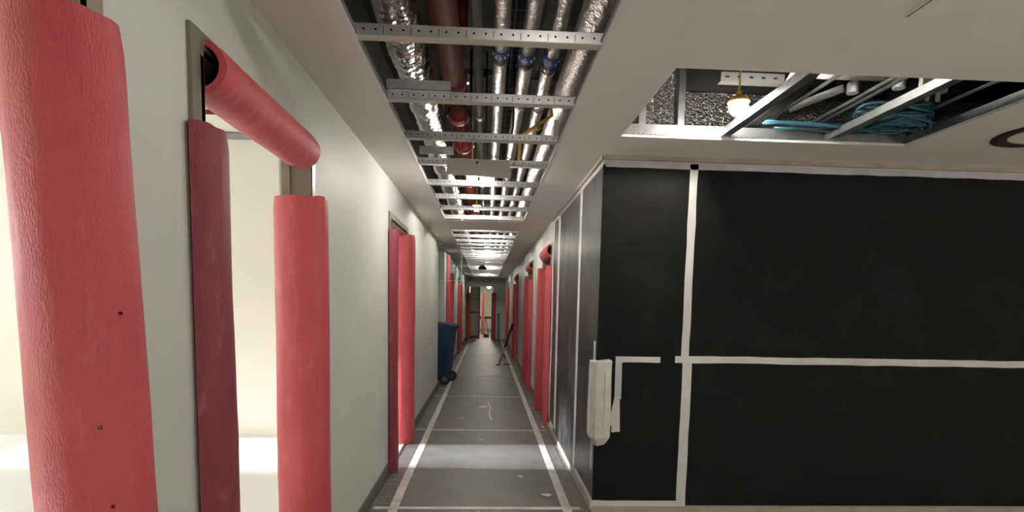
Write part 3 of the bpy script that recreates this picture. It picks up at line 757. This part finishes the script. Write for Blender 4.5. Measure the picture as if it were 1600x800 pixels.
# trapeze hangers
for i, y in enumerate((2.55, 3.68, 4.95, 6.3, 8.4, 10.5, 13, 16)):
    h = tag(empty('pipe_hanger', (-.03, y, 2.845)), ['nearest', 'second nearest', 'third nearest', 'fourth nearest', 'fifth nearest', 'sixth nearest', 'seventh nearest', 'farthest'][i] + ' metal trapeze hanger above the pipes in the ceiling void', 'hanger', 'trapeze pipe hangers')
    MB().box(-.20, .62, -.02, -.018, 0, .04).box(-.20, .62, .018, .02, 0, .04).box(-.20, .62, -.02, .02, .038, .04).build('strut', 'galvanised_dull', h)
    for x in (-.17, .297, .60): MB().tube([(x, 0, -.02), (x, 0, SL - 2.846)], .005, 6).build('rod', 'galvanised_dull', h)
    for x in (.085, .228, .365): MB().tube([(x, .0, -.055), (x, .0, .0)], .006, 6).build('clamp', 'galvanised_dull', h)
# cable tray and cables over the pipes
tr = tag(empty('cable_tray', (.10, 0, 3.0)), 'dark wire cable tray above the pipes in the ceiling void', 'cable tray')
mb = MB()
for x in (-.08, -.02, .035, .09, .14): mb.tube([(x, .5, 0), (x, Y1 - 1, 0)], .004, 5)
mb.build('tray_rail', 'galvanised_dull', tr)['kind'] = 'stuff'
mb = MB()
for k in range(70): mb.tube([(-.08, .5 + k * .14, -.004), (.14, .5 + k * .14, -.004)], .003, 5)
mb.build('tray_rung', 'galvanised_dull', tr)['kind'] = 'stuff'
mb = MB()
for k in range(7): mb.tube([(-.06 + .03 * k + .01 * noise.noise(Vector((k, j * .4, 0))), .5 + j * .3, .012 + .004 * (k % 2)) for j in range(60)], .009, 6)
mb.build('cables', 'dark_rubber', tr)['kind'] = 'stuff'
# perforated brackets
for (x0, x1, y, z0, z1, lab) in ((-.485, -.185, 2.71, 2.392, 2.437, 'perforated galvanised bracket lying on the nearest left edge of the opening'),
                                (-.47, -.24, 3.86, 2.405, 2.45, 'grey metal bracket behind the hanging board on the left')):
    o = MB().box(x0, x1, y, y + .002, z0, z1).box(x0, x1, y, y + .03, z0, z0 + .002).build('metal_bracket', 'galvanised_channel'); tag(o, lab, 'bracket')
o = MB().box(-.36, -.20, 4.74, 4.76, 2.37, 2.41).build('white_block', 'white_plastic'); tag(o, 'short white strip lying across the opening behind the lamp', 'strip')
# hanging board with lamp behind
bd = tag(empty('hanging_board', (-.068, 3.78, 2.295)), 'pale rectangular board hanging across the ceiling opening before the bright lamp', 'board')
MB().prism([(-.215, -.045), (-.205, .058), (-.10, .060), (.205, .052), (.212, -.06), (.0, -.052)], 'y', -.006, .006).build('panel', 'board_card', bd)
for x in (-.12, .06): MB().tube([(x, .008, .05), (x * .8, .012, .25), (x * .7, .02, .56)], .003, 5).build('wire', 'dark_rubber', bd)
MB().lathe([(.004, -.009), (.009, -.009), (.009, -.006), (.004, -.006)], (-.01, 0, .035), 'y', 10).build('screw', 'dark_rubber', bd)
def bulb(label, x, y, z, r=.042, top=None, side=None, cablemat='yellow', cap='orange_cap'):
    b = tag(empty('festoon_lamp', (x, y, z)), label, 'lamp', 'temporary festoon lamps')
    o = MB().lathe([(r * .2, -r * .98), (r * .6, -r * .8), (r * .9, -r * .42), (r, 0), (r * .93, r * .36), (r * .75, r * .6)], (0, 0, 0), 'z', 18).build('bulb', 'bulb_glow', b, smooth=True)
    o2 = MB().lathe([(r * .95, r * .38), (r * 1.15, r * .40), (r * 1.15, r * .62), (r * .8, r * .95), (r * .32, r * 1.05), (r * .25, r * 1.6)], (0, 0, 0), 'z', 18).build('cap', cap, b); autosmooth(o2)
    MB().tube([(0, 0, r * 1.6), (.002, 0, (r * 1.6 + (top or SL) - z) / 2), (0, 0, (top or SL) - z - .002)], .005, 6).build('cable', cablemat, b)
    return b
L1 = bulb('bright white lamp just behind the hanging board in the ceiling strip', -.122, 4.22, 2.325, .04)
bulb('second bright lamp along the ceiling strip, beyond the hanging board', -.122, 6.05, 2.42, .04)
bulb('third lamp along the ceiling strip, past the plasterboard patch', -.013, 7.95, 2.44, .04)
bulb('fourth lamp along the ceiling strip', -.013, 10.6, 2.44, .04)
bulb('fifth lamp along the ceiling strip', -.013, 14.6, 2.44, .04)
bulb('sixth lamp along the ceiling strip near the far end', -.013, 18.6, 2.44, .04)
bulb('lamp in the hall beyond the far end doorway', 0.10, 25.0, 2.15, .09, top=2.4)
bulb('round glowing lamp on a yellow cable in the right ceiling opening', 1.30, 2.93, 2.450, .048)
bulb('small unseen lamp added between the pipes above the camera', .267, 1.25, 2.50, .024)  # unseen lamp, added to brighten the ceiling bars
bulb('lamp hanging in the lobby behind the camera', 2.2, -2.6, 1.35, .075, top=CZ)
bulb('lamp hanging at the far side of the lobby', 4.4, -.2, 1.3, .075, top=CZ)
MB().box(.055, .165, .077, .083, -.04, .04).box(-.02, .06, .078, .082, .03, .04).box(-.02, -.01, 0, .08, .03, .04).build('reflection_plate', 'white_plastic', L1)  # white plate standing in for the bright reflection beside the lamp
# yellow strap and tag, black cable loops
o = MB().tube([(.192, 3.62, 2.315), (.194, 3.60, 2.40), (.196, 3.575, 2.455), (.24, 3.56, 2.475), (.31, 3.53, 2.515), (.385, 3.5, 2.56), (.36, 3.52, 2.70)], .010, 8).tube([(.29, 3.50, 2.50), (.315, 3.48, 2.475), (.30, 3.47, 2.46), (.28, 3.48, 2.48)], .008, 6).build('yellow_strap', 'yellow', smooth=True)
tag(o, 'yellow strap hanging from the pipes at the right of the ceiling strip', 'strap')
o = MB().prism([(-.012, -.06), (.012, -.07), (.014, .05), (-.012, .05)], 'y', 0, .002).build('paper_tag', 'paper', None, (.395, 3.36, 2.44)); tag(o, 'white paper tag hanging near the yellow strap', 'tag')
for i, (x0, x1, y, z, sag) in enumerate(((-.27, -.12, 3.55, 2.50, .10), (-.115, -.02, 3.57, 2.50, .09), (.11, .15, 3.56, 2.52, .10))):
    n = 14; pts = [(x0 + (x1 - x0) * k / n, y + .02 * math.sin(k), z + (.05 if i == 0 else -.0) - (-1 if i == 0 else 1) * sag * math.sin(PI * k / n) * (.6 if i == 0 else 1)) for k in range(n + 1)]
    zt = 2.65 if i == 0 else 2.95
    pts = [(x0, y, zt)] + pts + [(x1, y, 2.95)]
    o = MB().tube(pts, .006, 6).build('cable_loop', 'dark_rubber', smooth=True)
    tag(o, ['black cable arching behind the left of the hanging board', 'black cable loop drooping above the hanging board', 'short black cable loop by the leftmost foil pipe'][i], 'cable', 'loose black cables')
o = MB().lathe([(.01, 0), (.10, .0), (.11, .03), (.09, .08), (.02, .10)], (-.115, 14.0, 2.24), 'z', 20).build('smoke_detector', 'speaker_dark'); autosmooth(o)
MB().tube([(-.115, 14, 2.33), (-.115, 14, SL - .01)], .006, 6).build('stem', 'dark_rubber', o)
tag(o, 'dark round detector hanging below the far ceiling strip', 'detector')
o = MB().tube([(-.30 + .6 * k / 10, END - .3, 2.35 - .16 * math.sin(PI * k / 10)) for k in range(11)], .012, 6).build('drooping_cable', 'dark_rubber', smooth=True); tag(o, 'thin dark cable drooping from the far end of the ceiling', 'cable')

# ------------------------------------------------------------------ services in the right ceiling opening
fb = struct(empty('wall_void', (0, 0, 0)), 'foil faced boards closing the void above the black wall')
for (x0, x1) in ((.75, 1.145), (1.20, 1.80), (1.81, 2.6), (2.61, 3.6)):
    MB().box(x0, x1, 3.47, 3.50, CZ + .02, SL if x0 < 1.2 else 2.72).build('foil_board', 'foil_board', fb)
MB().box(1.20, 3.6, 3.50, 3.53, CZ + .02, SL).build('dark_board', 'black_duct', fb)
MB().box(.735, .75, 2.2, 3.47, CZ + .02, SL).build('foil_board', 'foil_board', fb)
for i, x in enumerate((.93, 1.17)):
    o = MB().box(x - .022, x - .02, 3.43, 3.468, CZ + .02, SL).box(x - .022, x + .022, 3.43, 3.432, CZ + .02, SL).box(x + .02, x + .022, 3.43, 3.468, CZ + .02, SL).build('metal_stud', 'galvanised_dull')
    tag(o, ['left metal stud before the foil boards in the right ceiling opening', 'right metal stud before the foil boards in the right ceiling opening'][i], 'stud', 'metal studs')
o = MB().box(1.31, 1.68, 3.2, 3.202, 2.685, 2.735).box(1.31, 1.68, 3.2, 3.25, 2.683, 2.685).build('white_rail', 'rail_white'); tag(o, 'white perforated rail high in the right ceiling opening', 'rail')
for k in range(5): MB().box(1.335 + .07 * k, 1.357 + .07 * k, 3.1985, 3.1999, 2.704, 2.714).build('slot', 'dark_rubber', o)
o = MB().tube([(1.46, 3.28, 2.50), (1.50, 3.2, 2.52), (1.56, 3.08, 2.555), (1.60, 3.0, 2.59), (1.62, 2.95, 2.66), (1.62, 2.9, 2.95)], .030, 14).build('white_conduit', 'white_plastic', smooth=True); tag(o, 'white bent conduit beside the lamp in the right ceiling opening', 'conduit')
wp = tag(empty('white_pipe', (0, 0, 0)), 'white horizontal pipe with end cap in the right ceiling opening', 'pipe')
MB().tube([(1.70, 3.0, 2.655), (2.18, 3.0, 2.655)], .020, 12).build('pipe_run', 'white_plastic', wp, smooth=True)
autosmooth(MB().lathe([(.0295, 0), (.032, .005), (.032, .05), (.025, .06)], (2.21, 3.0, 2.60), 'z', 16).build('end_cap', 'white_plastic', wp))
wp = tag(empty('white_pipe', (0, 0, 0)), 'short grey white pipe stub pointing down in the right ceiling opening', 'pipe')
MB().tube([(1.80, 3.35, 2.60), (1.98, 3.12, 2.64)], .022, 12).build('pipe_run', 'white_plastic', wp, smooth=True)
autosmooth(MB().lathe([(.03, 0), (.032, .005), (.032, .05), (.025, .06)], (2.02, 3.1, 2.605), 'z', 16).build('end_cap', 'white_plastic', wp))
for i, (x0, x1, z0, z1) in enumerate(((1.76, 1.92, 2.70, 2.88), (2.06, 2.34, 2.70, 2.90), (2.46, 2.64, 2.62, 2.80))):
    mb = MB().box(x0, x1, .4, 3.46, z0, z1)
    for y in (1.2, 2.0, 2.75, 3.3): mb.box(x0 - .008, x1 + .008, y, y + .02, z0 - .008, z1 + .008)
    o = mb.build('black_duct', 'black_duct')
    tag(o, ['left black rectangular duct over the right ceiling opening', 'middle wide black rectangular duct over the right ceiling opening', 'right black rectangular duct over the right ceiling opening'][i], 'duct', 'black ducts')
for i, (x, z) in enumerate(((1.72, 2.56), (1.90, 2.50), (2.02, 2.54), (2.40, 2.50))):
    o = MB().tube([(x, 1.0, z + .02), (x + .01, 2.2, z), (x, 3.45, z)], .010, 8).build('steel_conduit', 'galvanised_dull', smooth=True)
    tag(o, ['first', 'second', 'third', 'fourth'][i] + ' thin steel conduit from the left in the right ceiling opening', 'conduit', 'thin steel conduits')
o = MB().box(2.28, 2.42, 2.92, 2.95, 2.56, 2.64).box(2.31, 2.33, 2.93, 2.94, 2.515, 2.56).box(2.37, 2.39, 2.93, 2.94, 2.515, 2.56).build('junction_box', 'white_plastic'); tag(o, 'small pale junction box above the teal cables', 'box')
mb = MB()
for j in range(6): mb.tube([(1.44 + .02 * j, 3.44, 2.44 + .01 * j), (1.50 + .02 * j, 3.2, 2.46), (1.56 + .02 * j, 2.95, 2.52 + .008 * j), (1.60 + .02 * j, 2.6, 2.70)], .008, 6)
o = mb.build('dark_cables', 'dark_rubber', smooth=True); tag(o, 'bundle of dark cables beside the white conduit', 'cables')
# coil of teal cables
ck = tag(empty('cable_coil', (2.26, 2.98, 2.40)), 'tangled coil of teal cables resting on the edge of the right ceiling opening', 'cable coil')
for j in range(24):
    a0 = random.uniform(0, 6.28); rx = random.uniform(.12, .20); ry = random.uniform(.05, .12); zc = random.uniform(-.005, .075)
    cx_, cy_ = random.uniform(-.10, -.03), random.uniform(-.02, .04)
    pts = []
    for k in range(27):
        a = a0 + k / 26 * random.uniform(5.6, 6.2) if False else a0 + k / 26 * 6.0
        z = zc + .02 * math.sin(a * 2 + j)
        pts.append((cx_ + rx * math.cos(a), cy_ + ry * math.sin(a) , max(z, -.016)))
    MB().tube(pts, .0075, 6).build('cable', 'teal_cable', ck, smooth=True)
for j in range(9):
    z = .0 + .006 * (j % 4); y = .10 + .010 * j
    pts = [(-.75 + .02 * j + .75 * k / 8, y + .015 * math.sin(k + j), z + .015 * math.sin(k * .8 + j) + (.02 if k < 7 else .03)) for k in range(9)]
    MB().tube(pts, .0075, 6).build('cable', 'teal_cable', ck, smooth=True)
# round ceiling ring, access hatch
rg = tag(empty('ceiling_diffuser', (2.99, 2.89, CZ)), 'round pale ceiling disc with a dark ring at the right picture edge', 'ceiling vent')
n = 40; mb = MB()
prof = [(.25, -.001), (.25, -.006), (.23, -.010), (.185, -.008), (.18, -.001)]
for r_, h_ in prof:
    for i in range(n): a = 2 * PI * i / n; mb.v.append((r_ * math.cos(a), r_ * math.sin(a), h_))
for k in range(len(prof)):
    k2 = (k + 1) % len(prof)
    for i in range(n): j = (i + 1) % n; mb.f.append((k * n + i, k * n + j, k2 * n + j, k2 * n + i))
mb.build('ring', 'ring_dark', rg, smooth=True)
MB().lathe([(.01, -.004), (.178, -.004), (.178, -.001), (.01, -.001)], (0, 0, 0), 'z', 40).build('disc', 'plaster_ceiling', rg)
ah = tag(empty('access_hatch', (1.65, 1.58, CZ)), 'flush square access hatch outlined in the ceiling at upper right', 'access hatch')
MB().box(-.295, .30, -.40, .24, -.005, -.001).build('panel', 'plaster_ceiling', ah)
MB().box(-.302, -.296, -.40, .245, -.006, -.001).build('shadow_gap', 'ring_dark', ah)
MB().box(-.309, -.303, -.40, .245, -.007, -.001).build('edge_trim', 'white_plastic', ah)

# ------------------------------------------------------------------ scraps on the floor
for i, (x, y, s_, lab) in enumerate(((-.03, 5.55, .022, 'tiny white paper scrap on the bright floor patch'), (.30, 4.35, .03, 'folded white paper scrap on the dim floor in front of the bright patch'),
    (.46, 3.92, .04, 'white paper scrap near the right tape line, closest to the camera'), (-.03, 7.35, .075, 'pale flat paper patch on the floor sheet beyond the bright patch'), (-.28, 6.6, .02, 'tiny pale crumb on the floor left of the chalk mark'),
    (.66, 6.15, .03, 'pale scrap beside the tall red foam tube on the right'))):
    mb = MB(); k = 5
    pts = [(s_ * random.uniform(.6, 1.1) * math.cos(2 * PI * q / k), .8 * s_ * random.uniform(.6, 1.2) * math.sin(2 * PI * q / k)) for q in range(k)]
    mb.prism(pts, 'z', 0, .003)
    o = mb.build('paper_scrap', 'paper', None, (x, y, .0042)); tag(o, lab, 'paper scrap', 'paper scraps on the floor')
o = MB().prism([(-.02, 0), (.02, -.012), (.022, .0), (-.018, .016)], 'y', -.01, 0).build('blue_clip', 'blue_strip', None, (-2.03, 5.585, 1.005)); tag(o, 'tiny blue tab on the cream room wall seen through the second doorway', 'tab')
bpy.context.view_layer.update()
